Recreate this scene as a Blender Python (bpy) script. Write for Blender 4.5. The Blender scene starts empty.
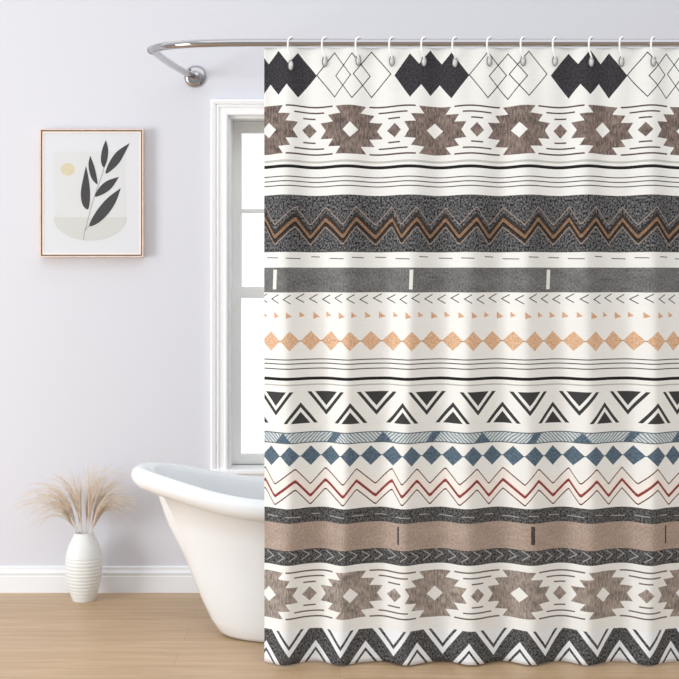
import bpy, bmesh, math, random
from mathutils import Vector, Matrix

# ------------------------------------------------------------------ scene, camera, light
sc = bpy.context.scene
C = sc.collection
PI = math.pi
F = 1599.0            # focal length in pixels of a 679 px frame
CX, HY = 340.0, 240.3  # principal point of the photograph
HC = 1.279            # camera height
DC = 4.817            # camera to curtain
WALL = 1.0            # wall plane (curtain hangs at y = 0)

def P(px, py, Y):
    """scene point seen at pixel (px, py) at scene depth Y"""
    d = DC + Y
    return Vector(((px - CX) * d / F, Y, HC + (HY - py) * d / F))

cam_d = bpy.data.cameras.new('camera')
cam = bpy.data.objects.new('camera', cam_d)
C.objects.link(cam)
cam.location = (0, -DC, HC)
cam.rotation_euler = (PI / 2, 0, 0)
cam_d.sensor_width = 36
cam_d.lens = F / 679 * 36
cam_d.shift_x = (339.5 - CX) / 679
cam_d.shift_y = -(339.5 - HY) / 679
cam_d.clip_end = 200
sc.camera = cam

w = bpy.data.worlds.new('daylight')
sc.world = w
w.use_nodes = True
bg = w.node_tree.nodes['Background']
bg.inputs[0].default_value = (0.945, 0.975, 1.0, 1)
# surroundings by direction: bright daylight outside (+y), the dimmer room behind the camera, its ceiling lighter than its floor
def _wn(t): return w.node_tree.nodes.new(t)
_l = w.node_tree.links.new
_tc, _sp = _wn('ShaderNodeTexCoord'), _wn('ShaderNodeSeparateXYZ')
_l(_tc.outputs['Generated'], _sp.inputs[0])
_ry, _rz, _ad = _wn('ShaderNodeMapRange'), _wn('ShaderNodeMapRange'), _wn('ShaderNodeMath')
_l(_sp.outputs[1], _ry.inputs[0])
_l(_sp.outputs[2], _rz.inputs[0])
for n_, v_ in ((_ry, (0.0, 0.45, 0.0, 0.75)), (_rz, (-0.02, 0.60, 0.53, 1.10))):
    for i_ in range(4):
        n_.inputs[i_ + 1].default_value = v_[i_]
_ad.operation = 'ADD'
_l(_ry.outputs[0], _ad.inputs[0])
_l(_rz.outputs[0], _ad.inputs[1])
_l(_ad.outputs[0], bg.inputs[1])

def area(name, loc, target, size, size_y, power, col):
    l = bpy.data.lights.new(name, 'AREA')
    l.shape = 'RECTANGLE'
    l.size, l.size_y = size, size_y
    l.energy = power
    l.color = col
    o = bpy.data.objects.new(name, l)
    C.objects.link(o)
    o.location = loc
    o.rotation_euler = (Vector(target) - Vector(loc)).to_track_quat('-Z', 'Y').to_euler()
    return o

area('side_window_light', (-4.0, -1.9, 1.15), (-0.3, 0.8, 0.85), 1.5, 1.7, 102, (0.95, 0.98, 1.0))
area('overhead_fill', (0.2, -1.9, 3.5), (0.1, 0.0, 1.6), 4.5, 2.2, 25, (0.95, 0.98, 1.0))  # added panel: highlight stripe on the rod, softer folds from frontal fill

sc.view_settings.view_transform = 'Standard'
sc.view_settings.look = 'None'
sc.view_settings.gamma = 1
sc.view_settings.use_curve_mapping = False
sc.view_settings.exposure = 0.0

# ------------------------------------------------------------------ helpers
def s2l(c):
    return tuple(((v / 255) / 12.92 if v / 255 <= 0.04045 else ((v / 255 + 0.055) / 1.055) ** 2.4) for v in c)

def mat(name, rgb, rough=0.5, metal=0.0, spec=0.5, noise=None, bump=None):
    m = bpy.data.materials.new(name)
    m.use_nodes = True
    nt = m.node_tree
    b = nt.nodes['Principled BSDF']
    c = s2l(rgb)
    b.inputs['Base Color'].default_value = (*c, 1)
    b.inputs['Roughness'].default_value = rough
    b.inputs['Metallic'].default_value = metal
    b.inputs['Specular IOR Level'].default_value = spec
    if noise or bump:
        tc = nt.nodes.new('ShaderNodeTexCoord')
        nz = nt.nodes.new('ShaderNodeTexNoise')
        nz.inputs['Scale'].default_value = (noise or bump)[0]
        nz.inputs['Detail'].default_value = 4
        nt.links.new(tc.outputs['Object'], nz.inputs['Vector'])
        if noise:
            rp = nt.nodes.new('ShaderNodeValToRGB')
            a = noise[1]
            rp.color_ramp.elements[0].position = 0.3
            rp.color_ramp.elements[1].position = 0.7
            rp.color_ramp.elements[0].color = (*[v * (1 - a) for v in c], 1)
            rp.color_ramp.elements[1].color = (*[min(1, v * (1 + a)) for v in c], 1)
            nt.links.new(nz.outputs['Fac'], rp.inputs[0])
            nt.links.new(rp.outputs[0], b.inputs['Base Color'])
        if bump:
            bp = nt.nodes.new('ShaderNodeBump')
            bp.inputs['Strength'].default_value = bump[1]
            bp.inputs['Distance'].default_value = 0.002
            nt.links.new(nz.outputs['Fac'], bp.inputs['Height'])
            nt.links.new(bp.outputs[0], b.inputs['Normal'])
    return m

def obj(name, bm, material=None, parent=None, smooth=False, kind=None, label=None):
    me = bpy.data.meshes.new(name)
    bm.to_mesh(me)
    bm.free()
    o = bpy.data.objects.new(name, me)
    C.objects.link(o)
    for m in (material if isinstance(material, (list, tuple)) else [material]):
        if m:
            me.materials.append(m)
    if smooth:
        for p in me.polygons:
            p.use_smooth = True
    if parent:
        o.parent = parent
        o.matrix_parent_inverse = Matrix.Translation(-parent.location)
    if kind:
        o['kind'] = kind
    if label:
        o['label'] = label
    return o

def thing(name, label, cat, loc, group=None):
    o = bpy.data.objects.new(name, None)
    o.empty_display_size = 0.05
    C.objects.link(o)
    o.location = loc
    o['label'] = label
    o['category'] = cat
    if group:
        o['group'] = group
    return o

def box(bm, x0, x1, y0, y1, z0, z1, bevel=0.0, mi=0):
    t = bmesh.new()
    bmesh.ops.create_cube(t, size=1)
    for v in t.verts:
        v.co = Vector(((x0 + x1) / 2 + v.co.x * (x1 - x0), (y0 + y1) / 2 + v.co.y * (y1 - y0), (z0 + z1) / 2 + v.co.z * (z1 - z0)))
    if bevel:
        bmesh.ops.bevel(t, geom=list(t.edges), offset=bevel, segments=2, affect='EDGES', profile=0.5)
    merge(bm, t, mi)

def merge(bm, t, mi=0):
    mp = {}
    for v in t.verts:
        mp[v] = bm.verts.new(v.co)
    for f in t.faces:
        try:
            nf = bm.faces.new([mp[v] for v in f.verts])
            nf.material_index = mi
        except ValueError:
            pass
    t.free()

def tube(bm, pts, rads, n=10, cap=True):
    pts = [Vector(p) for p in pts]
    if not hasattr(rads, '__len__'):
        rads = [rads] * len(pts)
    rings = []
    up = None
    for i, p in enumerate(pts):
        a = pts[max(0, i - 1)]
        b = pts[min(len(pts) - 1, i + 1)]
        t = (b - a).normalized()
        if up is None:
            up = Vector((0, 0, 1)) if abs(t.z) < 0.9 else Vector((1, 0, 0))
        s = t.cross(up).normalized()
        up = s.cross(t).normalized()
        rings.append([bm.verts.new(p + rads[i] * (math.cos(2 * PI * k / n) * s + math.sin(2 * PI * k / n) * up)) for k in range(n)])
    for a, b in zip(rings, rings[1:]):
        for k in range(n):
            bm.faces.new((a[k], a[(k + 1) % n], b[(k + 1) % n], b[k]))
    if cap:
        bm.faces.new(rings[0][::-1])
        bm.faces.new(rings[-1])

def lathe(bm, prof, M=Matrix(), n=48):
    """prof: list of (r, h); axis local z, transformed by M"""
    rings = []
    for r, h in prof:
        if r < 1e-6:
            rings.append([bm.verts.new(M @ Vector((0, 0, h)))])
        else:
            rings.append([bm.verts.new(M @ Vector((r * math.cos(2 * PI * k / n), r * math.sin(2 * PI * k / n), h))) for k in range(n)])
    for a, b in zip(rings, rings[1:]):
        for k in range(n):
            k2 = (k + 1) % n
            if len(a) == 1 and len(b) == 1:
                continue
            if len(a) == 1:
                bm.faces.new((a[0], b[k2], b[k]))
            elif len(b) == 1:
                bm.faces.new((a[k], a[k2], b[0]))
            else:
                bm.faces.new((a[k], a[k2], b[k2], b[k]))

def catmull(pts, sub=8):
    pts = [Vector(p) for p in pts]
    out = []
    q = [2 * pts[0] - pts[1]] + pts + [2 * pts[-1] - pts[-2]]
    for i in range(1, len(q) - 2):
        p0, p1, p2, p3 = q[i - 1:i + 3]
        for k in range(sub):
            t = k / sub
            out.append(0.5 * ((2 * p1) + (p2 - p0) * t + (2 * p0 - 5 * p1 + 4 * p2 - p3) * t * t + (3 * p1 - p0 - 3 * p2 + p3) * t ** 3))
    out.append(pts[-1])
    return out

def interp(x, xs, ys):
    if x <= xs[0]:
        return ys[0] + (x - xs[0]) * (ys[1] - ys[0]) / (xs[1] - xs[0])
    for a, b, c, d in zip(xs, xs[1:], ys, ys[1:]):
        if x <= b:
            return c + (x - a) * (d - c) / (b - a)
    return ys[-1] + (x - xs[-1]) * (ys[-1] - ys[-2]) / (xs[-1] - xs[-2])

def sstep(a, b, x):
    t = max(0.0, min(1.0, (x - a) / (b - a)))
    return t * t * (3 - 2 * t)

# ------------------------------------------------------------------ materials
WALLPAINT = mat('wall_paint', (218, 218, 225), 0.9, spec=0.2, bump=(220, 0.03))
TRIM = mat('white_trim_paint', (248, 248, 249), 0.45)
SASH = mat('grey_sash_paint', (249, 249, 246), 0.5)
CHROME = mat('polished_nickel', (174, 171, 173), 0.08, 1.0)
ENAMEL = mat('white_enamel', (238, 240, 242), 0.18, spec=0.5)
CERAMIC = mat('white_ceramic', (228, 229, 227), 0.45)
CERAMIC_IN = mat('vase_inside', (120, 112, 104), 0.7)
OAK = mat('frame_oak', (226, 203, 186), 0.5, noise=(60, 0.12))
GAP_SHADE = mat('frame_gap_shade', (92, 76, 66), 0.6)  # shade of the frame's gap, painted in as dark brown
OAK_PALE = mat('frame_lip', (246, 230, 220), 0.55)
PLUME = mat('dry_grass', (218, 203, 186), 0.85, spec=0.1, noise=(40, 0.18))
STEM = mat('dry_stem', (222, 216, 208), 0.7)
HOOK = mat('white_plastic', (250, 250, 250), 0.3)
GROM = mat('grommet_silver', (128, 128, 130), 0.3, 0.5)
GROMC = mat('grommet_clear', (224, 224, 222), 0.2)

def glass_mat():
    m = bpy.data.materials.new('window_glass')
    m.use_nodes = True
    nt = m.node_tree
    nt.nodes.clear()
    out = nt.nodes.new('ShaderNodeOutputMaterial')
    mx = nt.nodes.new('ShaderNodeMixShader')
    fr = nt.nodes.new('ShaderNodeFresnel')
    fr.inputs[0].default_value = 1.45
    tr = nt.nodes.new('ShaderNodeBsdfTransparent')
    gl = nt.nodes.new('ShaderNodeBsdfGlossy')
    gl.inputs['Roughness'].default_value = 0.02
    nt.links.new(fr.outputs[0], mx.inputs[0])
    nt.links.new(tr.outputs[0], mx.inputs[1])
    nt.links.new(gl.outputs[0], mx.inputs[2])
    nt.links.new(mx.outputs[0], out.inputs[0])
    return m
GLASS = glass_mat()

def floor_mat():
    m = bpy.data.materials.new('oak_planks')
    m.use_nodes = True
    nt = m.node_tree
    N, L = nt.nodes, nt.links
    b = N['Principled BSDF']
    b.inputs['Roughness'].default_value = 0.42
    tc = N.new('ShaderNodeTexCoord')
    br = N.new('ShaderNodeTexBrick')
    br.offset = 0.37
    br.inputs['Scale'].default_value = 1
    br.inputs['Brick Width'].default_value = 1.35
    br.inputs['Row Height'].default_value = 0.145
    br.inputs['Mortar Size'].default_value = 0.0012
    br.inputs['Mortar Smooth'].default_value = 0.6
    br.inputs['Color1'].default_value = (*s2l((203, 174, 140)), 1)
    br.inputs['Color2'].default_value = (*s2l((191, 161, 126)), 1)
    br.inputs['Mortar'].default_value = (*s2l((172, 142, 108)), 1)
    L.new(tc.outputs['Object'], br.inputs['Vector'])
    mp = N.new('ShaderNodeMapping')
    mp.inputs['Scale'].default_value = (1.3, 16, 1)
    L.new(tc.outputs['Object'], mp.inputs[0])
    nz = N.new('ShaderNodeTexNoise')
    nz.inputs['Scale'].default_value = 2.2
    nz.inputs['Detail'].default_value = 7
    nz.inputs['Roughness'].default_value = 0.62
    nz.inputs['Distortion'].default_value = 0.5
    L.new(mp.outputs[0], nz.inputs['Vector'])
    rp = N.new('ShaderNodeValToRGB')
    rp.color_ramp.elements[0].position = 0.28
    rp.color_ramp.elements[1].position = 0.7
    rp.color_ramp.elements[0].color = (0.74, 0.69, 0.62, 1)
    rp.color_ramp.elements[1].color = (1.0, 1.0, 1.0, 1)
    L.new(nz.outputs['Fac'], rp.inputs[0])
    mx = N.new('ShaderNodeMix')
    mx.data_type = 'RGBA'
    mx.blend_type = 'MULTIPLY'
    mx.inputs[0].default_value = 1
    L.new(br.outputs['Color'], mx.inputs[6])
    L.new(rp.outputs[0], mx.inputs[7])
    L.new(mx.outputs[2], b.inputs['Base Color'])
    return m
FLOOR = floor_mat()

# ------------------------------------------------------------------ room shell
bm = bmesh.new()
box(bm, -4.5, 4.5, -3.6, 1.3, -0.1, 0.0)
obj('floor', bm, FLOOR, kind='structure')

wx0 = P(228, 0, WALL).x
wx1 = 0.56
wz1 = P(0, 115.5, WALL).z
wz0 = P(0, 464.5, WALL + 0.108).z
bm = bmesh.new()
Wt = 1.26
box(bm, -4.5, wx0, WALL, Wt, 0, 3.0)
box(bm, wx1, 4.5, WALL, Wt, 0, 3.0)
box(bm, wx0, wx1, WALL, Wt, wz1, 3.0)
box(bm, wx0, wx1, WALL, Wt, 0, wz0)
obj('wall_back', bm, WALLPAINT, kind='structure')

# baseboard: profile extruded along the wall
prof = [(0, 0), (0.016, 0), (0.016, 0.058), (0.0135, 0.061), (0.0135, 0.0655), (0.0165, 0.0675), (0.0165, 0.0735), (0.010, 0.077),
        (0.0085, 0.082), (0.0095, 0.0905), (0.006, 0.0945), (0, 0.0945)]
bm = bmesh.new()
for x0, x1 in ((-4.5, 4.5),):
    a = [bm.verts.new((x0, WALL - d, z)) for d, z in prof]
    b = [bm.verts.new((x1, WALL - d, z)) for d, z in prof]
    for k in range(len(prof)):
        k2 = (k + 1) % len(prof)
        bm.faces.new((a[k], a[k2], b[k2], b[k]))
    bm.faces.new(a[::-1]); bm.faces.new(b)
bmesh.ops.recalc_face_normals(bm, faces=bm.faces)
obj('baseboard_back', bm, mat('trim_paint_dimmed', (238, 239, 242), 0.45), kind='structure')  # same white trim paint, darkened to offset the bright light on it

# window ------------------------------------------------------------
win = bpy.data.objects.new('window_1', None)
C.objects.link(win)
win.location = ((wx0 + wx1) / 2, WALL, wz0)
win['kind'] = 'structure'
# casing: moulded profile swept round the opening (mitred)
cas = [(0.0, 0.0), (0.0, 0.018), (0.004, 0.021), (0.009, 0.021), (0.012, 0.015), (0.030, 0.017), (0.033, 0.022), (0.037, 0.022), (0.040, 0.016),
       (0.045, 0.024), (0.056, 0.027), (0.0615, 0.024), (0.0625, 0.0)]
bm = bmesh.new()
cz0 = wz0
loops = []
for o_, d in cas:
    q = [(wx0 - o_, WALL - d, cz0), (wx0 - o_, WALL - d, wz1 + o_ * 0.92), (wx1 + o_, WALL - d, wz1 + o_ * 0.92), (wx1 + o_, WALL - d, cz0)]
    loops.append([bm.verts.new(v) for v in q])
for a, b in zip(loops, loops[1:]):
    for k in range(3):
        bm.faces.new((a[k], a[k + 1], b[k + 1], b[k]))
bmesh.ops.recalc_face_normals(bm, faces=bm.faces)
obj('casing', bm, TRIM, win)
bm = bmesh.new()
box(bm, wx0 - 0.064, wx1 + 0.064, WALL - 0.032, WALL - 0.0, wz0 - 0.016, wz0, 0.003)
box(bm, wx0 + 0.0005, wx1 - 0.0005, WALL - 0.004, WALL + 0.101, wz0 - 0.012, wz0 + 0.0002)
obj('window_sill', bm, TRIM, win)
bm = bmesh.new()
box(bm, wx0 - 0.050, wx1 + 0.050, WALL - 0.016, WALL + 0.0, wz0 - 0.08, wz0 - 0.016, 0.003)
obj('apron', bm, TRIM, win)
# jamb lining inside the opening
bm = bmesh.new()
jy0, jy1 = WALL + 0.002, WALL + 0.24
box(bm, wx0, wx0 + 0.008, jy0, jy1, wz0, wz1)
box(bm, wx1 - 0.008, wx1, jy0, jy1, wz0, wz1)
box(bm, wx0 + 0.008, wx1 - 0.008, jy0, jy1, wz1 - 0.010, wz1)
box(bm, wx0 + 0.008, wx1 - 0.008, jy0 + 0.1, jy1, wz0 - 0.004, wz0)
obj('jamb', bm, TRIM, win)
# sashes: depth of the glass plane
GY = WALL + 0.15
def zz(py, Y):
    return P(0, py, Y).z
sx0 = P(231.6, 0, GY - 0.02).x
sx1 = wx1 - 0.010
gx0 = P(241.0, 0, GY - 0.02).x
gx1 = sx1 - (gx0 - sx0)
def sash(yc, ztop, zbot, gtop, gbot, bars):
    bm = bmesh.new()
    y0, y1 = yc - 0.02, yc + 0.02
    box(bm, sx0, gx0, y0, y1, zbot, ztop, 0.002)
    box(bm, gx1, sx1, y0, y1, zbot, ztop, 0.002)
    box(bm, gx0 - 0.003, gx1 + 0.003, y0, y1, gtop, ztop, 0.002)
    box(bm, gx0 - 0.003, gx1 + 0.003, y0, y1, zbot, gbot, 0.002)
    s = obj('sash', bm, SASH, win)
    for z0, z1 in bars:
        b2 = bmesh.new()
        box(b2, gx0 - 0.002, gx1 + 0.002, yc - 0.012, yc + 0.012, z0, z1, 0.002)
        o = obj('glazing_bar', b2, SASH, win)
        o.parent = s
    b3 = bmesh.new()
    box(b3, gx0 - 0.004, gx1 + 0.004, yc - 0.003, yc + 0.003, gbot - 0.004, gtop + 0.004)
    o = obj('pane', b3, GLASS, win)
    o.parent = s
Y2 = GY + 0.022
sash(Y2, zz(122.5, Y2 - .02), zz(294, Y2 - .02), zz(133, Y2 - .02), zz(287, Y2 - .02), [(zz(213, Y2 - .012), zz(209, Y2 - .012))])
Y1 = GY - 0.022
sash(Y1, zz(288.7, Y1 - .02), zz(464.5, Y1 - .02), zz(298, Y1 - .02), zz(454.5, Y1 - .02), [])
bm = bmesh.new()
zt = zz(122, Y2)
box(bm, wx0 + 0.006, wx1 - 0.006, Y2 - 0.016, Y2 + 0.03, zt, wz1 - 0.010, 0.001)
obj('head_stop', bm, SASH, win)

# ------------------------------------------------------------------ bathtub
TY = 0.391
tub = thing('bathtub', 'white freestanding roll-top bathtub on the wood floor, partly behind the curtain', 'bathtub', (0.14, TY, 0))
TCX = 0.14
def rim_z(x):
    # the raised end is on the left
    return 0.470 + 0.080 * (1 - sstep(-0.70, -0.18, x)) ** 1.25
def ring(xl, xr, hw, zf, n=112, p=2.35, yo=0.0):
    """plan super-ellipse from xl to xr, half width hw; zf gives height from x"""
    cx, a = (xl + xr) / 2, (xr - xl) / 2
    out = []
    for k in range(n):
        t = 2 * PI * k / n
        c, s = math.cos(t), math.sin(t)
        x = cx + a * math.copysign(abs(c) ** (2 / p), c)
        y = TY + yo + hw * math.copysign(abs(s) ** (2 / p), s)
        out.append(Vector((x, y, zf(x))))
    return out
def build_rings(rings, closed_first=False, closed_last=False):
    bm = bmesh.new()
    vs = [[bm.verts.new(p) for p in r] for r in rings]
    n = len(vs[0])
    for a, b in zip(vs, vs[1:]):
        for k in range(n):
            bm.faces.new((a[k], a[(k + 1) % n], b[(k + 1) % n], b[k]))
    if closed_first:
        bm.faces.new(vs[0][::-1])
    if closed_last:
        bm.faces.new(vs[-1])
    bmesh.ops.recalc_face_normals(bm, faces=bm.faces)
    return bm
RXL, RXR, RHW = -0.678, 0.958, 0.285
def mir(xl):
    return 2 * TCX - xl
# outer body, base to underside of the lip, then lip, then inside down to the floor of the tub
rings = []
outer = [(0.000, -0.325, 0.150), (0.000, -0.355, 0.172), (0.004, -0.378, 0.186), (0.016, -0.395, 0.194), (0.052, -0.419, 0.202), (0.127, -0.455, 0.213), (0.21, -0.488, 0.222), (0.293, -0.521, 0.231), (0.37, -0.553, 0.238)]
for z, xl, hw in outer:
    rings.append(ring(xl, mir(xl), hw, lambda x, z=z: z * (0.0 + (rim_z(x) - 0.062) / 0.470 if z > 0.2 else 1.0) if z > 0.3 else z, p=2.3))
rings.append(ring(-0.590, mir(-0.590), 0.246, lambda x: rim_z(x) - 0.072))
lip = [(0.082, -0.070), (0.030, -0.067), (0.010, -0.055), (0.001, -0.040), (0.0, -0.026), (0.006, -0.012), (0.020, -0.002), (0.036, 0.0), (0.050, -0.004), (0.060, -0.014), (0.066, -0.03)]
for ins, dz in lip[1:]:
    rings.append(ring(RXL + ins, RXR - ins, RHW - ins * 0.85, lambda x, dz=dz: rim_z(x) + dz))
inner = [(0.36, -0.560, 0.212), (0.28, -0.520, 0.203), (0.20, -0.480, 0.193), (0.13, -0.44, 0.178), (0.09, -0.405, 0.158), (0.075, -0.36, 0.13)]
for z, xl, hw in inner:
    rings.append(ring(xl, mir(xl), hw, lambda x, z=z: z))
bm = build_rings(rings, True, True)
o = obj('tub_shell', bm, ENAMEL, tub, smooth=True)
# plughole on the tub floor
bm = bmesh.new()
lathe(bm, [(0, 0.004), (0.026, 0.004), (0.030, 0.0), (0.030, -0.004)], Matrix.Translation((0.55, TY, 0.077)), 32)
obj('drain', bm, CHROME, tub, smooth=True, label='round metal drain')

# ------------------------------------------------------------------ vase and grasses
VX, VY = P(84, 600, 0.869).x, 0.869
vase = thing('vase', 'white ribbed ceramic vase holding dried grass on the floor beside the bathtub', 'vase', (VX, VY, 0))
def vr(t):
    xs = [0, 0.03, 0.12, 0.25, 0.40, 0.55, 0.68, 0.80, 0.90, 0.97, 1.0]
    ys = [0.0395, 0.0430, 0.0500, 0.0580, 0.0640, 0.0665, 0.0640, 0.0560, 0.0450, 0.0365, 0.0345]
    return interp(t, xs, ys)
prof = []
VH = 0.2385
for i in range(181):
    t = i / 180
    r = sum(vr(min(1, max(0, t + d))) for d in (-.03, -.015, 0, .015, .03)) / 5
    amp = 0.0006 * sstep(0.05, 0.12, t) * (1 - sstep(0.60, 0.72, t))
    ph = (t * VH / 0.0125) % 1.0
    r += amp * (1 - abs(2 * ph - 1) * 2)
    prof.append((r, t * VH))
prof = [(0, 0.0)] + prof + [(0.0325, VH + 0.0012), (0.0305, VH - 0.002), (0.033, VH - 0.03)]
bm = bmesh.new()
lathe(bm, prof, Matrix.Translation((VX, VY, 0)), 64)
obj('vase_body', bm, CERAMIC, vase, smooth=True)
bm = bmesh.new()
lathe(bm, [(0.0332, VH - 0.004), (0.034, VH - 0.03), (0.052, 0.13), (0.03, 0.02), (0, 0.02)], Matrix.Translation((VX, VY, 0)), 48)
# inner surface of the vase, grey-brown and darker than the body
for v in bm.verts:
    pass
obj('vase_lining', bm, CERAMIC_IN, vase, smooth=True, label='dark inside')

rnd = random.Random(5)
# plume: (stem foot px offset, tip angle centre, spread, length px, depth lean, label)
plumes = [
    (-7.5, -70, 11, 64, -0.02, 'dried grass plume drooping furthest left out of the vase'),
    (-6.5, -57, 11, 67, 0.02, 'dried grass plume arching left just above the lowest left one'),
    (-5.0, -44, 11, 67, -0.05, 'dried grass plume leaning left in the middle of the left half of the bunch'),
    (-3.0, -27, 10, 62, 0.03, 'dried grass plume rising slightly left of upright'),
    (-1.0, -11, 10, 60, -0.06, 'dried grass plume standing nearly upright at the centre of the bunch'),
    (1.5, 6, 10, 64, 0.03, 'dried grass plume just right of the upright one in the bunch'),
    (4.0, 20, 10, 70, -0.04, 'tallest dried grass plume leaning right above the vase'),
    (6.0, 34, 10, 72, 0.02, 'dried grass plume leaning right towards the bathtub rim'),
    (7.0, 48, 11, 62, -0.05, 'dried grass plume arching right under the tall leaning ones'),
    (8.0, 60, 12, 55, 0.0, 'dried grass plume drooping furthest right out of the vase'),
]
for off, ang, spr, R, lean, lab in plumes:
    foot = P(84 + off * 0.95, 534, VY) + Vector((0, lean * 0.25, 0))
    root = thing('dried_grass', lab, 'dried grass', (foot.x, foot.y, 0.10), 'dried grasses in the vase')
    root['kind'] = 'thing'
    a0 = math.radians(ang)
    sx = off * 1.15 + math.sin(a0) * 7
    neck = P(84 + sx, 512 + 3 * abs(math.sin(a0)), VY) + Vector((0, lean * 0.6, 0))
    bm = bmesh.new()
    low = Vector((VX + (foot.x - VX) * 0.6, VY, 0.10))
    tube(bm, catmull([low, foot, foot.lerp(neck, 0.5) + Vector(((foot.x - VX) * -0.06, 0, 0)), neck], 5), [0.0016] * 15 + [0.0012], 6)
    obj('stem', bm, STEM, root, smooth=True)
    bm = bmesh.new()
    n = 34
    for i in range(n):
        u = rnd.random()
        st = foot.lerp(neck, 0.35 + 0.65 * u)
        a = a0 + math.radians(rnd.gauss(0, spr * 0.75))
        rr = R * rnd.uniform(0.55, 1.06)
        tip_px = 84 + off + math.sin(a) * rr
        droop = 5 * sstep(0.55, 1.0, abs(math.sin(a)))
        tip_py = 525 - math.cos(a) * rr * 0.93 + droop * rnd.uniform(0.2, 1.6)
        dy = max(-0.16, min(0.07, lean + rnd.gauss(0, 0.035)))
        tip = P(tip_px, tip_py, VY) + Vector((0, dy, 0))
        c1 = P(84 + off * 1.15 + math.sin(a * 0.75) * rr * 0.30, 520 - math.cos(a * 0.7) * rr * 0.50, VY) + Vector((0, dy * 0.5, 0))
        c2 = P(84 + off + math.sin(a * 0.9) * rr * 0.68, 522 - math.cos(a * 0.82) * rr * 0.83, VY) + Vector((0, dy * 0.8, 0))
        pts = []
        for k in range(8):
            t = k / 7
            pts.append((1 - t) ** 3 * st + 3 * (1 - t) ** 2 * t * c1 + 3 * (1 - t) * t * t * c2 + t ** 3 * tip)
        tube(bm, pts, [0.00115 * (1 - 0.6 * k / 7) for k in range(8)], 3, False)
    obj('plume', bm, PLUME, root)

# ------------------------------------------------------------------ framed print
fx0, fx1 = P(40.3, 0, WALL - .03).x, P(143.6, 0, WALL - .03).x
fz0, fz1 = P(0, 257.0, WALL - .03).z, P(0, 129.2, WALL - .03).z
pic = thing('framed_print', 'oak-framed botanical print with dark leaves, pale bowl and tan sun on the white wall', 'picture', ((fx0 + fx1) / 2, WALL, fz0))
bm = bmesh.new()
def fr_box(bm, o, wd, y0, y1):
    box(bm, fx0 + o, fx0 + o + wd, y0, y1, fz0 + o, fz1 - o)
    box(bm, fx1 - o - wd, fx1 - o, y0, y1, fz0 + o, fz1 - o)
    box(bm, fx0 + o + wd, fx1 - o - wd, y0, y1, fz0 + o, fz0 + o + wd)
    box(bm, fx0 + o + wd, fx1 - o - wd, y0, y1, fz1 - o - wd, fz1 - o)
D = 0.042
fr_box(bm, 0, 0.0045, WALL - D, WALL - 0.001)
obj('frame', bm, OAK, pic)
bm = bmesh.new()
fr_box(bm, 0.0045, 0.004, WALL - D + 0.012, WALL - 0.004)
obj('rebate', bm, GAP_SHADE, pic, label='groove inside the oak frame, its shade painted dark')
bm = bmesh.new()
fr_box(bm, 0.0085, 0.0050, WALL - D + 0.004, WALL - 0.004)
obj('inner_lip', bm, OAK_PALE, pic, label='pale inner lip of the frame')
AY = WALL - D + 0.006
paper = [mat('print_paper', (219, 220, 224), 0.85), mat('print_pale_block', (215, 216, 217), 0.85), mat('print_sun', (211, 201, 172), 0.85, noise=(150, 0.06)),
         mat('print_bowl', (205, 206, 202), 0.85), mat('print_leaf', (66, 65, 67), 0.8, noise=(120, 0.12)), mat('print_stem', (150, 150, 150), 0.8)]
bm = bmesh.new()
ix0, ix1, iz0, iz1 = fx0 + 0.013, fx1 - 0.013, fz0 + 0.013, fz1 - 0.013
box(bm, ix0, ix1, AY, AY + 0.012, iz0, iz1)
def art(pts, layer, mi):
    vs = []
    for X, Y in pts:
        vs.append(bm.verts.new(P(25 + X / 4.378, 115 + Y / 4.38, AY - 0.0003 * layer)))
    f = bm.faces.new(vs)
    f.material_index = mi
    f.normal_update()
    if f.normal.y > 0:
        f.normal_flip()
art([(130, 160), (440, 160), (440, 450), (130, 450)], 1, 1)
art([(187 + 30 * math.cos(t * PI / 18), 238 + 28 * math.sin(t * PI / 18)) for t in range(36)], 2, 2)
art([(285 - 160 * math.cos(t * PI / 24), 448 + 102 * math.sin(t * PI / 24)) for t in range(25)], 2, 3)
leaves = [
    [(267, 222), (254, 280), (245, 330), (246, 370), (256, 400), (276, 413), (284, 375), (284, 325), (277, 270)],
    [(285, 178), (278, 212), (281, 245), (293, 280), (316, 303), (314, 272), (303, 225)],
    [(353, 110), (338, 150), (332, 190), (336, 216), (346, 229), (359, 200), (364, 160), (360, 130)],
    [(458, 123), (405, 158), (370, 205), (352, 256), (385, 237), (415, 205), (440, 160)],
    [(411, 271), (360, 288), (325, 318), (306, 357), (345, 345), (380, 318)],
    [(419, 320), (360, 365), (310, 425), (281, 486), (325, 470), (370, 425), (400, 375)],
]
def smooth_leaf(L):
    n = len(L)
    out = []
    for i in range(n):
        p0, p1, p2, p3 = [Vector((*L[(i + k - 1) % n], 0)) for k in range(4)]
        if i == 0: p0 = p1
        if i == n - 1: p3 = p2
        for k in range(4):
            t = k / 4
            q = 0.5 * ((2 * p1) + (p2 - p0) * t + (2 * p0 - 5 * p1 + 4 * p2 - p3) * t * t + (3 * p1 - p0 - 3 * p2 + p3) * t ** 3)
            out.append((q.x, q.y))
    return out
for L in leaves:
    art(smooth_leaf(L), 4, 4)
def line(pts, wd):
    l, r = [], []
    for i, p in enumerate(pts):
        a = Vector(pts[max(0, i - 1)]); b = Vector(pts[min(len(pts) - 1, i + 1)])
        t = (b - a).normalized()
        nrm = Vector((-t.y, t.x)) * wd
        l.append(tuple(Vector(p) + nrm)); r.append(tuple(Vector(p) - nrm))
    art(l + r[::-1], 3, 5)
line([(256, 548), (260, 515), (270, 480), (285, 420), (300, 370), (318, 315), (335, 270), (348, 225)], 1.3)
line([(262, 507), (270, 495), (284, 484)], 1.3)
obj('print', bm, paper, pic)

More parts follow.
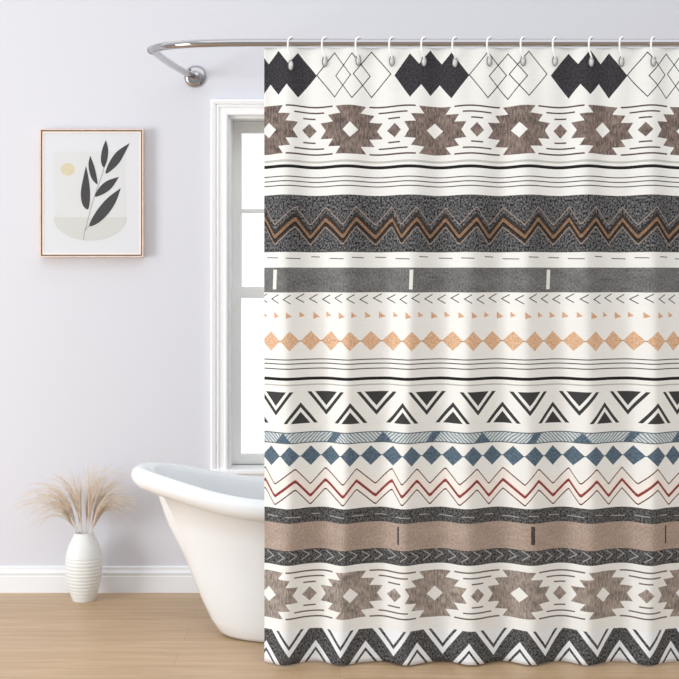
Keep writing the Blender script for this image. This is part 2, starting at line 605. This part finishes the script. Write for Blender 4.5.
# ------------------------------------------------------------------ shower rod
RZ = HC + (HY - 42.6) / 332
rod = thing('shower_rod', 'polished nickel shower rod curving back to a round wall flange above the window', 'curtain rod', (-0.526, WALL, RZ))
path = [P(152.5, 49.6, 0)]
def rp(x, y): return Vector((x, y, RZ))
XM = 2 * TCX + 0.5
left = [rp(-0.590, 0.186), rp(-0.562, 0.122), rp(-0.517, 0.070), rp(-0.445, 0.028), rp(-0.350, 0.006), rp(-0.26, 0.0), rp(-0.1, 0.0), rp(0.2, 0.0)]
mirx = 1.05
pts = catmull(left, 8)
pts = pts + [rp(2 * mirx - p.x - 0.0, p.y) for p in pts[::-1]]
bm = bmesh.new()
tube(bm, pts, 0.0122, 20)
obj('rod_tube', bm, CHROME, rod, smooth=True)
for sgn in (0, 1):
    f = (lambda x: x) if sgn == 0 else (lambda x: 2 * mirx - x)
    bm = bmesh.new()
    arm = catmull([rp(f(-0.588), 0.188), rp(f(-0.584), 0.30), rp(f(-0.576), 0.50), rp(f(-0.554), 0.80), rp(f(-0.530), 0.985)], 8)
    tube(bm, arm, 0.0122, 18)
    obj('rod_arm', bm, CHROME, rod, smooth=True)
    bm = bmesh.new()
    bmesh.ops.create_uvsphere(bm, u_segments=20, v_segments=12, radius=0.0140)
    bmesh.ops.translate(bm, verts=bm.verts, vec=(f(-0.590), 0.187, RZ))
    obj('elbow', bm, CHROME, rod, smooth=True)
    M = Matrix.Translation((f(-0.526), WALL, RZ)) @ Matrix.Rotation(PI / 2, 4, 'X')
    bm = bmesh.new()
    lathe(bm, [(0.0, 0.0), (0.040, 0.0), (0.040, 0.004), (0.037, 0.0085), (0.030, 0.0115), (0.022, 0.013), (0.0, 0.013)], M, 48)
    fl = obj('flange', bm, CHROME, rod, smooth=True)
    bm = bmesh.new()
    lathe(bm, [(0.0, 0.0), (0.0175, 0.010), (0.0175, 0.034), (0.0155, 0.037), (0.0, 0.037)], M, 32)
    o = obj('collar', bm, CHROME, rod, smooth=True)
    o.parent = fl
    for k in range(2):
        a = math.radians(-52 + 180 * k)
        bm = bmesh.new()
        lathe(bm, [(0.0046, 0.006), (0.0046, 0.0105), (0.0035, 0.0125), (0, 0.0125)], M @ Matrix.Translation((0.030 * math.cos(a), 0.030 * math.sin(a), 0.002)), 14)
        o = obj('screw', bm, mat('screw_steel', (120, 112, 106), 0.35, 1.0) if k == 0 and sgn == 0 else bpy.data.materials['screw_steel'], rod, smooth=True)
        o.parent = fl

# ------------------------------------------------------------------ shower curtain: printed cloth
# Each printed stripe of the cloth has its own node material; cloth coordinates come from the UV map
# (u = across, v = down, both x 679).
class S:
    """shader math with operators"""
    nt = None
    def __init__(s, k): s.k = k
    @staticmethod
    def op(o, *a):
        n = S.nt.nodes.new('ShaderNodeMath')
        n.operation = o
        for i, v in enumerate(a):
            if isinstance(v, S):
                S.nt.links.new(v.k, n.inputs[i])
            else:
                n.inputs[i].default_value = v
        return S(n.outputs[0])
    def __add__(a, b): return S.op('ADD', a, b)
    __radd__ = __add__
    def __sub__(a, b): return S.op('SUBTRACT', a, b)
    def __rsub__(a, b): return S.op('SUBTRACT', b, a)
    def __mul__(a, b): return S.op('MULTIPLY', a, b)
    __rmul__ = __mul__
    def __truediv__(a, b): return S.op('DIVIDE', a, b)
    def __lt__(a, b): return S.op('LESS_THAN', a, b)
    def __gt__(a, b): return S.op('GREATER_THAN', a, b)
    def __and__(a, b): return S.op('MULTIPLY', a, b)
    def __or__(a, b): return S.op('MAXIMUM', a, b)
    def abs(a): return S.op('ABSOLUTE', a)
def inv(a): return 1.0 - a
def rep(U, c, p):
    """signed distance to the nearest of the centres c + k p"""
    return S.op('WRAP', U - c, p / 2, -p / 2)
def idx(U, c, p): return S.op('FLOOR', (U - (c - p / 2)) / p)
def near(a, c, h): return (a - c).abs() < h
def ramp(x, lo, hi, pts):
    """piecewise linear function of x"""
    m = max(v for _, v in pts)
    n = S.nt.nodes.new('ShaderNodeValToRGB')
    e = n.color_ramp.elements
    pts = sorted(pts)
    while len(e) > 1: e.remove(e[-1])
    for i, (p, v) in enumerate(pts):
        q = e[0] if i == 0 else e.new((p - lo) / (hi - lo))
        q.position = (p - lo) / (hi - lo)
        q.color = (v / m, v / m, v / m, 1)
    S.nt.links.new(((x - lo) / (hi - lo)).k, n.inputs[0])
    return S(n.outputs[0]) * m
def rgbn(c):
    n = S.nt.nodes.new('ShaderNodeRGB')
    n.outputs[0].default_value = (*s2l(c), 1)
    return n.outputs[0]
class Cloth:
    def __init__(s, name, base=(240, 240, 237)):
        s.m = bpy.data.materials.new(name)
        s.m.use_nodes = True
        s.nt = S.nt = s.m.node_tree
        N, L = s.nt.nodes, s.nt.links
        uv = N.new('ShaderNodeUVMap')
        uv.uv_map = 'cloth'
        sp = N.new('ShaderNodeSeparateXYZ')
        L.new(uv.outputs[0], sp.inputs[0])
        s.uv = uv.outputs[0]
        s.U = S(sp.outputs[0]) * 679.0
        s.V = S(sp.outputs[1]) * 679.0
        s.col = rgbn(base)
    def noise(s, sx, sy, detail=3.0, off=0.0):
        N, L = s.nt.nodes, s.nt.links
        mp = N.new('ShaderNodeMapping')
        mp.inputs['Scale'].default_value = (sx, sy, 1)
        mp.inputs['Location'].default_value = (off, off * 1.7, 0)
        L.new(s.uv, mp.inputs[0])
        nz = N.new('ShaderNodeTexNoise')
        nz.inputs['Scale'].default_value = 1
        nz.inputs['Detail'].default_value = detail
        nz.inputs['Roughness'].default_value = 0.6
        L.new(mp.outputs[0], nz.inputs['Vector'])
        return S(nz.outputs['Fac'])
    def mix(s, mask, c):
        N, L = s.nt.nodes, s.nt.links
        n = N.new('ShaderNodeMix')
        n.data_type = 'RGBA'
        n.clamp_factor = True
        L.new(mask.k, n.inputs[0])
        L.new(s.col, n.inputs[6])
        if isinstance(c, tuple):
            n.inputs[7].default_value = (*s2l(c), 1)
        else:
            L.new(c, n.inputs[7])
        s.col = n.outputs[2]
    def mottle(s, c0, c1, lo=0.38, hi=0.62, big=None, fy=300):
        """woven two-tone print colour"""
        N, L = s.nt.nodes, s.nt.links
        f = s.noise(430, fy, 2.0)
        if big:
            f = f * (1 - big) + s.noise(40, 60, 3.0, 3.3) * big
        n = N.new('ShaderNodeMapRange')
        n.inputs[1].default_value, n.inputs[2].default_value = lo, hi
        L.new(f.k, n.inputs[0])
        mx = N.new('ShaderNodeMix')
        mx.data_type = 'RGBA'
        L.new(n.outputs[0], mx.inputs[0])
        mx.inputs[6].default_value = (*s2l(c0), 1)
        mx.inputs[7].default_value = (*s2l(c1), 1)
        return mx.outputs[2]
    def done(s):
        N, L = s.nt.nodes, s.nt.links
        b = N['Principled BSDF']
        b.inputs['Roughness'].default_value = 0.85
        b.inputs['Specular IOR Level'].default_value = 0.15
        # faint slub of the weave over everything
        f = s.noise(30, 420, 3.0, 7.0)
        n = N.new('ShaderNodeMapRange')
        n.inputs[1].default_value, n.inputs[2].default_value = 0.3, 0.7
        n.inputs[3].default_value, n.inputs[4].default_value = 0.96, 1.0
        L.new(f.k, n.inputs[0])
        mx = N.new('ShaderNodeMix')
        mx.data_type = 'RGBA'
        mx.blend_type = 'MULTIPLY'
        mx.inputs[0].default_value = 1
        L.new(s.col, mx.inputs[6])
        L.new(n.outputs[0], mx.inputs[7])
        L.new(mx.outputs[2], b.inputs['Base Color'])
        return s.m

INK = (52, 50, 52)
def dm(x, y, hw, hh):
    return (x.abs() / hw + y.abs() / hh)
bands = []   # (v0, v1, material)

# A  dark and outlined diamonds
c = Cloth('print_diamonds')
y = c.V - 74.0
sh = S.op('MAXIMUM', S.op('MINIMUM', (405.0 - c.U) / 80.0, 1.0), 0.0)
c.U = c.U - sh * 6.0
dark = None
for d in (-20.0, 0.0, 20.0):
    m = dm(rep(c.U, 431.0 + d, 157.6), y - (1.5 if d else -1.0), 18.3, 22.5) < 1
    dark = m if dark is None else dark | m
c.mix(dark, c.mottle((50, 49, 53), (70, 68, 73)))
lines = None
for d, o in ((-20.0, 1.0), (0.0, 2.0), (20.0, 0.0)):
    q = dm(rep(c.U, 507.8 + d, 157.6), y - o, 18.6, 22.5)
    m = near(q, 1.0, 0.033)
    lines = m if lines is None else lines | m
c.mix(lines, (58, 56, 57))
bands.append((40, 104, c.done()))

# B / R  stepped stars
def stars(name, yc, sc_, c0, c1, lc):
    c = Cloth(name)
    dy = (c.V - yc).abs() * sc_
    x = rep(c.U, 435.3, 83.3)
    w = ramp(dy, 0, 26, [(0, 25.6), (7.9, 30.8), (8.6, 18.5), (15.7, 23.4), (16.6, 10.3), (23.9, 15.6), (24.4, 0.01)])
    star = (x.abs() < w) & inv(dm(x, dy, 7.9, 7.8) < 1)
    c.mix(star, c.mottle(c0, c1, 0.38, 0.64, 0.35, 110))
    g = rep(c.U, 435.3 + 41.65, 83.3)
    c.mix(dm(g, dy, 7.0, 7.4) < 1, c.mottle(c0, c1, 0.38, 0.64, 0.35, 110))
    ln = ((g.abs() < 6.0) & near(dy, 12.0, 0.75)) | ((g.abs() < 14.5) & near(dy, 18.0, 0.75)) | ((g.abs() < 23.0) & near(dy, 23.8, 0.8))
    c.mix(ln, lc)
    return c.done()
bands.append((104, 157, stars('print_stars_upper', 130.2, 1.0, (90, 79, 75), (156, 139, 131), (92, 78, 72))))

# C  fine stripes
c = Cloth('print_stripes_upper')
c.mix(near(c.V, 161.5, 1.1), (196, 194, 190))
c.mix(near(c.V, 166.9, 1.55), (38, 36, 38))
for v in (177.0, 181.6, 186.2):
    c.mix(near(c.V, v, 0.52), (78, 74, 76))
bands.append((157, 195.2, c.done()))

PEAK = [265.5, 295.4, 325.5, 356.2, 392, 416.8, 446, 476.6, 503.8, 538, 569.6, 595.6, 623.2, 656.2, 686]
TROU = [275.3 - 0.5, 310.2, 343, 375.6, 401.5, 430, 459, 489.2, 524.3, 553.8, 580.2, 609, 638, 669]
OX = [271.3, 289.5, 310.7, 331.2, 349.6, 370.8, 393.2, 411.1, 431.8, 453, 472.6, 492.7, 513.3, 534.2, 553.4, 573.6, 594.9, 613.7, 634.5, 656.2, 673.9]
OU = [271.3 + 20.13 * k for k in range(21)]
def x2u(x): return interp(x, OX, OU)
def zig(c):
    """0 at peaks, 1 at troughs of the zigzag"""
    pts = [(x2u(p), 0.0) for p in PEAK] + [(x2u(p), 1.0) for p in TROU]
    return ramp(c.U, 250, 720, pts)
DEN = ((20, 20, 23), (128, 128, 130))

# D  black band with tan zigzag
c = Cloth('print_black_zigzag')
c.mix(c.V > 0, c.mottle(*DEN, 0.38, 0.66))
h = c.V - zig(c) * 18.5 + 1.5
c.mix(near(h, 220.2, 6.5), c.mottle((40, 36, 34), (78, 70, 66), 0.36, 0.66))
c.mix(near(h, 221.0, 3.4), (44, 36, 32))
c.mix(near(h, 220.4, 2.05), c.mottle((122, 96, 77), (156, 126, 102)))
c.mix(near(h, 208.2, 0.5) | near(h, 228.0, 0.5), (172, 152, 138))
bands.append((195.2, 252.2, c.done()))

# E  dashes
def dashes(c, v, col):
    x = rep(c.U, 273.0, 21.6)
    k = S.op('SINE', idx(c.U, 273.0, 21.6) * 2.4)
    c.mix((x.abs() < k * 1.8 + 6.0) & near(c.V - k * 1.1 - x * 0.03, v, 0.45), col)
c = Cloth('print_dashes')
dashes(c, 257.8, (92, 88, 86))
bands.append((252.2, 267.6, c.done()))

# F  grey band with white bars
c = Cloth('print_grey_band')
c.mix(c.V > 0, c.mottle((90, 90, 91), (138, 138, 138), 0.36, 0.66, 0.3))
c.mix(near(rep(c.U + (c.V - 280.0) * 0.04, 411.8, 136.3), 0.0, 1.9) & near(c.V, 279.5, 9.8), (236, 235, 230))
bands.append((267.6, 292.4, c.done()))

# G, H  arrowheads and little orange triangles
c = Cloth('print_arrows')
x = rep(c.U, 275.5, 12.78)
y = c.V - 298.8
k = S.op('SINE', idx(c.U, 275.5, 12.78) * 2.1)
y2 = y - k * 0.7
c.mix(near(y2.abs() * 1.75 - x, 3.4, 0.95) & (x.abs() < 4.2), (74, 72, 72))
x = rep(c.U, 277.5, 13.1)
k = S.op('SINE', idx(c.U, 277.5, 13.1) * 2.7)
y = c.V - 315.6 - k * 0.5 - x * 0.25
c.mix((x > -2.9) & (y.abs() < (3.0 + k * 0.8 - x) * 0.55), c.mottle((205, 158, 126), (228, 188, 158)))
bands.append((292.4, 327, c.done()))

# I  orange diamonds
def diamonds(name, v, c0, c1, lc, hh=9.9):
    c = Cloth(name)
    x = rep(c.U, 271.3, 20.13)
    y = c.V - v
    c.mix(dm(x, y, 9.7, hh) < 1, c.mottle(c0, c1, 0.36, 0.64))
    c.mix((y.abs() < 0.45) & (x.abs() > 8.6), lc)
    return c
c = diamonds('print_orange_diamonds', 341.0, (206, 162, 127), (232, 197, 166), (150, 126, 106))
bands.append((327, 354.5, c.done()))

# J  fine stripes
c = Cloth('print_stripes_middle')
for v in (359.4, 363.6, 368.6):
    c.mix(near(c.V, v, 0.52), (74, 71, 72))
c.mix(near(c.V, 378.6, 1.5), (38, 36, 38))
c.mix(near(c.V, 384.7, 0.7), (190, 188, 184))
bands.append((354.5, 388, c.done()))

# K  triangles up and down
c = Cloth('print_triangles')
x = rep(c.U, 276.6, 50.28).abs()
y = c.V - 391.6
t = x + y * 0.79
TRI = (66, 65, 66)
c.mix(((t < 11.3) | near(t, 16.9, 1.9)) & (y > 0), TRI)
x = rep(c.U, 276.6 + 25.3, 50.28).abs()
y = 423.2 - c.V
t = x + y * 0.79
c.mix(((t < 9.2) | near(t, 14.7, 1.9)) & (y > 0), TRI)
bands.append((388, 428.5, c.done()))

# L, M  hatched blue strip and blue diamonds
BL0, BL1 = (70, 90, 108), (108, 125, 139)
c = diamonds('print_blue_diamonds', 455.7, BL0, BL1, (80, 96, 110))
yy = c.V - 437.4
inn = yy.abs() < 5.2
tri = rep(c.U, 284.6, 98.9)
seg = S.op('SIGN', tri)
hat = S.op('FRACT', (c.U + yy * seg * 1.0 + c.noise(60, 60, 2.0) * 5.0) / 3.8)
c.mix(inn, (224, 228, 227))
c.mix(inn & (hat < 0.6), (142, 158, 167))
c.mix(inn & (tri.abs() < (yy + 5.2) * 0.85), c.mottle(BL0, BL1))
par = rep(c.U, 284.6 + 50.5, 98.9)
c.mix(inn & near(par + yy * 0.75, 0.0, 4.2), c.mottle(BL0, BL1))
c.mix(near(yy.abs(), 5.2, 0.5), (92, 102, 108))
bands.append((428.5, 466.4, c.done()))

# N  red zigzag
c = Cloth('print_red_zigzag')
h = c.V - zig(c) * 16.2
c.mix(near(h, 478.6, 10.2), (244, 237, 231))
c.mix(near(h, 479.9, 2.5), (240, 223, 217))
c.mix(near(h, 480.2, 1.55), c.mottle((124, 50, 50), (156, 76, 74)))
c.mix(near(h, 468.2, 0.72) | near(h, 488.8, 0.72), (92, 50, 48))
bands.append((466.4, 507.8, c.done()))

# O  black with dashes
c = Cloth('print_black_dashes')
c.mix(c.V > 0, c.mottle((40, 40, 42), (118, 117, 117), 0.36, 0.66))
dashes(c, 515.6, (170, 168, 166))
bands.append((507.8, 522.4, c.done()))

# P  tan band with dark bars
c = Cloth('print_tan_band')
c.mix(c.V > 0, c.mottle((158, 139, 127), (190, 172, 160), 0.36, 0.66, 0.3))
c.mix((c.U > 320.0) & (rep(c.U, 531.0, 133.5).abs() < 0.9 + near(c.U, 531.0, 20.0) * 1.0) & near(c.V, 534.5, 9.0), c.mottle((60, 54, 52), (92, 84, 80)))
bands.append((522.4, 549.4, c.done()))

# Q  black with arrowheads
c = Cloth('print_black_arrows')
c.mix(c.V > 0, c.mottle((40, 40, 42), (118, 117, 117), 0.36, 0.66))
x = rep(c.U, 270.5, 12.1)
y = c.V - 555.6 - S.op('SINE', idx(c.U, 270.5, 12.1) * 1.7) * 0.9
c.mix(near(y.abs() * 1.5 + x, 3.4, 0.85) & (x.abs() < 3.9), (168, 166, 165))
bands.append((549.4, 564.2, c.done()))

bands.append((564.2, 629.6, stars('print_stars_lower', 594.4, 1.035, (122, 113, 106), (186, 172, 163), (118, 104, 98))))

# S  border of chevrons
c = Cloth('print_border', (241, 243, 247))
x = rep(c.U, 341.7, 50.7).abs()
td = x + (c.V - 629.6) / 1.40
x = rep(c.U, 341.7 + 25.3, 50.7).abs()
tu = x + (663.0 - c.V) / 1.36
den = (td > 18.9) & (tu > 15.8)
den = den | near(td, 12.4, 1.5) | near(tu, 9.6, 1.3)
c.mix(den, c.mottle((40, 40, 42), (118, 117, 117), 0.36, 0.66))
bands.append((629.6, 663.0, c.done()))

# cloth mesh with real folds
CREST = [226, 287, 346, 409, 470, 529, 588, 652, 713]
def fold(px, v):
    k = interp(px, CREST, list(range(len(CREST))))
    t = sstep(45, 420, v)
    amp = 0.0030 + 0.0215 * t ** 0.8
    ph = k + 0.05 * math.sin(v * 0.011 + px * 0.02)
    a = math.cos(2 * PI * ph)
    s = a + 0.22 * math.cos(4 * PI * ph + 0.8) * (0.6 + 0.4 * math.sin(px * 0.021))
    return amp * s + 0.0035 * (1 - t) * math.cos(2 * PI * (px - 290) / 33.0)
TOP, HEM = 47.6, 663.0
vs = []
cols = [264.2 + 1.5 * i for i in range(int((716 - 264.2) / 1.5) + 1)]
rows, rmat = [TOP], []
for i, (v0, v1, m) in enumerate(bands):
    a = max(v0, TOP)
    n = max(1, round((v1 - a) / 4.0))
    for k in range(n):
        rows.append(a + (v1 - a) * (k + 1) / n)
        rmat.append(i)
bm = bmesh.new()
uvl = bm.loops.layers.uv.new('cloth')
grid = []
for v in rows:
    r = []
    for px in cols:
        d = fold(px, v)
        kk = interp(px, CREST, list(range(len(CREST))))
        wave = math.cos(2 * PI * kk)
        lift = 1.3 * (1 - sstep(60, 330, v)) * sstep(60, 110, v) * wave
        # the top hem dips a little between hooks
        lift += 0.5 * (1 - sstep(50, 75, v)) * math.cos(2 * PI * (px - 290) / 33.0)
        r.append(bm.verts.new(((px - CX) / 332, -d, HC + (HY - v + lift) / 332)))
    grid.append(r)
us = [x2u(px) for px in cols]
for j in range(len(rows) - 1):
    for i in range(len(cols) - 1):
        f = bm.faces.new((grid[j][i], grid[j + 1][i], grid[j + 1][i + 1], grid[j][i + 1]))
        f.material_index = rmat[j]
        f.smooth = True
        for lp, (jj, ii) in zip(f.loops, ((j, i), (j + 1, i), (j + 1, i + 1), (j, i + 1))):
            lp[uvl].uv = (us[ii] / 679, rows[jj] / 679)
cur = thing('shower_curtain', 'cream shower curtain printed with grey, brown, orange and blue geometric stripes hanging from the rod', 'shower curtain', (0.4, 0, 0.015))
cloth = obj('cloth', bm, [b[2] for b in bands], cur, smooth=True)
sm = cloth.modifiers.new('thickness', 'SOLIDIFY')
sm.thickness = 0.0016
sm.offset = 0

# grommets (part of the curtain) and hooks (things of their own)
HX = [290, 324, 357.5, 391, 423, 454, 488.5, 522, 554, 590, 620.5, 652]
HYB = [65, 61, 60, 60.5, 61, 62, 60.5, 60.5, 60.5, 61.5, 61, 61]
side = ['white curtain hook nearest the curtain\'s left edge, over the cropped dark diamonds',
        'second white curtain hook from the curtain\'s left edge',
        'third white curtain hook from the left, over the first outlined diamonds',
        'fourth white curtain hook from the left, just before a dark diamond group',
        'white curtain hook over the left part of the second dark diamond group',
        'white curtain hook over the right part of the second dark diamond group',
        'seventh white curtain hook from the left, at the second outlined diamonds',
        'eighth white curtain hook from the left, at the right of the second outlined diamonds',
        'white curtain hook just left of the third dark diamond group',
        'white curtain hook hanging over the third dark diamond group',
        'second white curtain hook from the right edge of the photo',
        'rightmost white curtain hook, over the last outlined diamonds']
def cp(px, py, y):
    return Vector(((px - CX) / 332, y, HC + (HY - py) / 332))
def hook_mesh():
    bm = bmesh.new()
    q = [(1.2, 58.5, -0.0120), (-0.2, 55.0, -0.0165), (-1.7, 50.5, -0.0180), (-2.0, 45.0, -0.0180), (-1.4, 40.3, -0.0150), (0.6, 37.6, -0.0060), (3.0, 37.5, 0.0050), (4.6, 39.8, 0.0140), (5.0, 44.5, 0.0170)]
    pts = catmull([cp(CX + a, b, y) for a, b, y in q], 6)
    tube(bm, pts, [0.0028] * len(pts), 10)
    return bm
def grom_mesh():
    bm = bmesh.new()
    n, m = 28, 8
    R_, T = [], 0.0013
    for i in range(n):
        a = 2 * PI * i / n
        cx, cz = 0.0074 * math.cos(a), 0.0148 * math.sin(a)
        R_.append([bm.verts.new((cx + T * math.cos(b) * math.cos(a), T * 1.4 * math.sin(b), cz + T * math.cos(b) * math.sin(a))) for b in [2 * PI * j / m for j in range(m)]])
    for i in range(n):
        for j in range(m):
            bm.faces.new((R_[i][j], R_[(i + 1) % n][j], R_[(i + 1) % n][(j + 1) % m], R_[i][(j + 1) % m]))
    ds = bmesh.new()
    a = [ds.verts.new((0.0072 * math.cos(2 * PI * k / n), -0.0007, 0.0146 * math.sin(2 * PI * k / n))) for k in range(n)]
    b = [ds.verts.new((v.co.x, 0.0007, v.co.z)) for v in a]
    ds.faces.new(a); ds.faces.new(b[::-1])
    for k in range(n):
        ds.faces.new((a[k], b[k], b[(k + 1) % n], a[(k + 1) % n]))
    merge(bm, ds, 1)
    bmesh.ops.recalc_face_normals(bm, faces=bm.faces)
    return bm
hk = None
gm = None
for i, (hx, hy) in enumerate(zip(HX, HYB)):
    gloc = cp(hx + 0.8, hy + 0.6, -fold(hx + 0.8, hy) - 0.0038)
    if hk is None:
        hk = obj('curtain_hook', hook_mesh(), HOOK, smooth=True)
        o = hk
        gm = obj('grommet', grom_mesh(), [GROM, GROMC], smooth=True)
        g = gm
    else:
        o = hk.copy()
        C.objects.link(o)
        g = gm.copy()
        C.objects.link(g)
    o.location = ((hx - CX) / 332, 0, 0)
    o['label'] = side[i]
    o['category'] = 'curtain hook'
    o['group'] = 'white hooks along the shower rod'
    g.parent = cur
    g.matrix_parent_inverse = Matrix.Translation(-cur.location)
    g.location = gloc
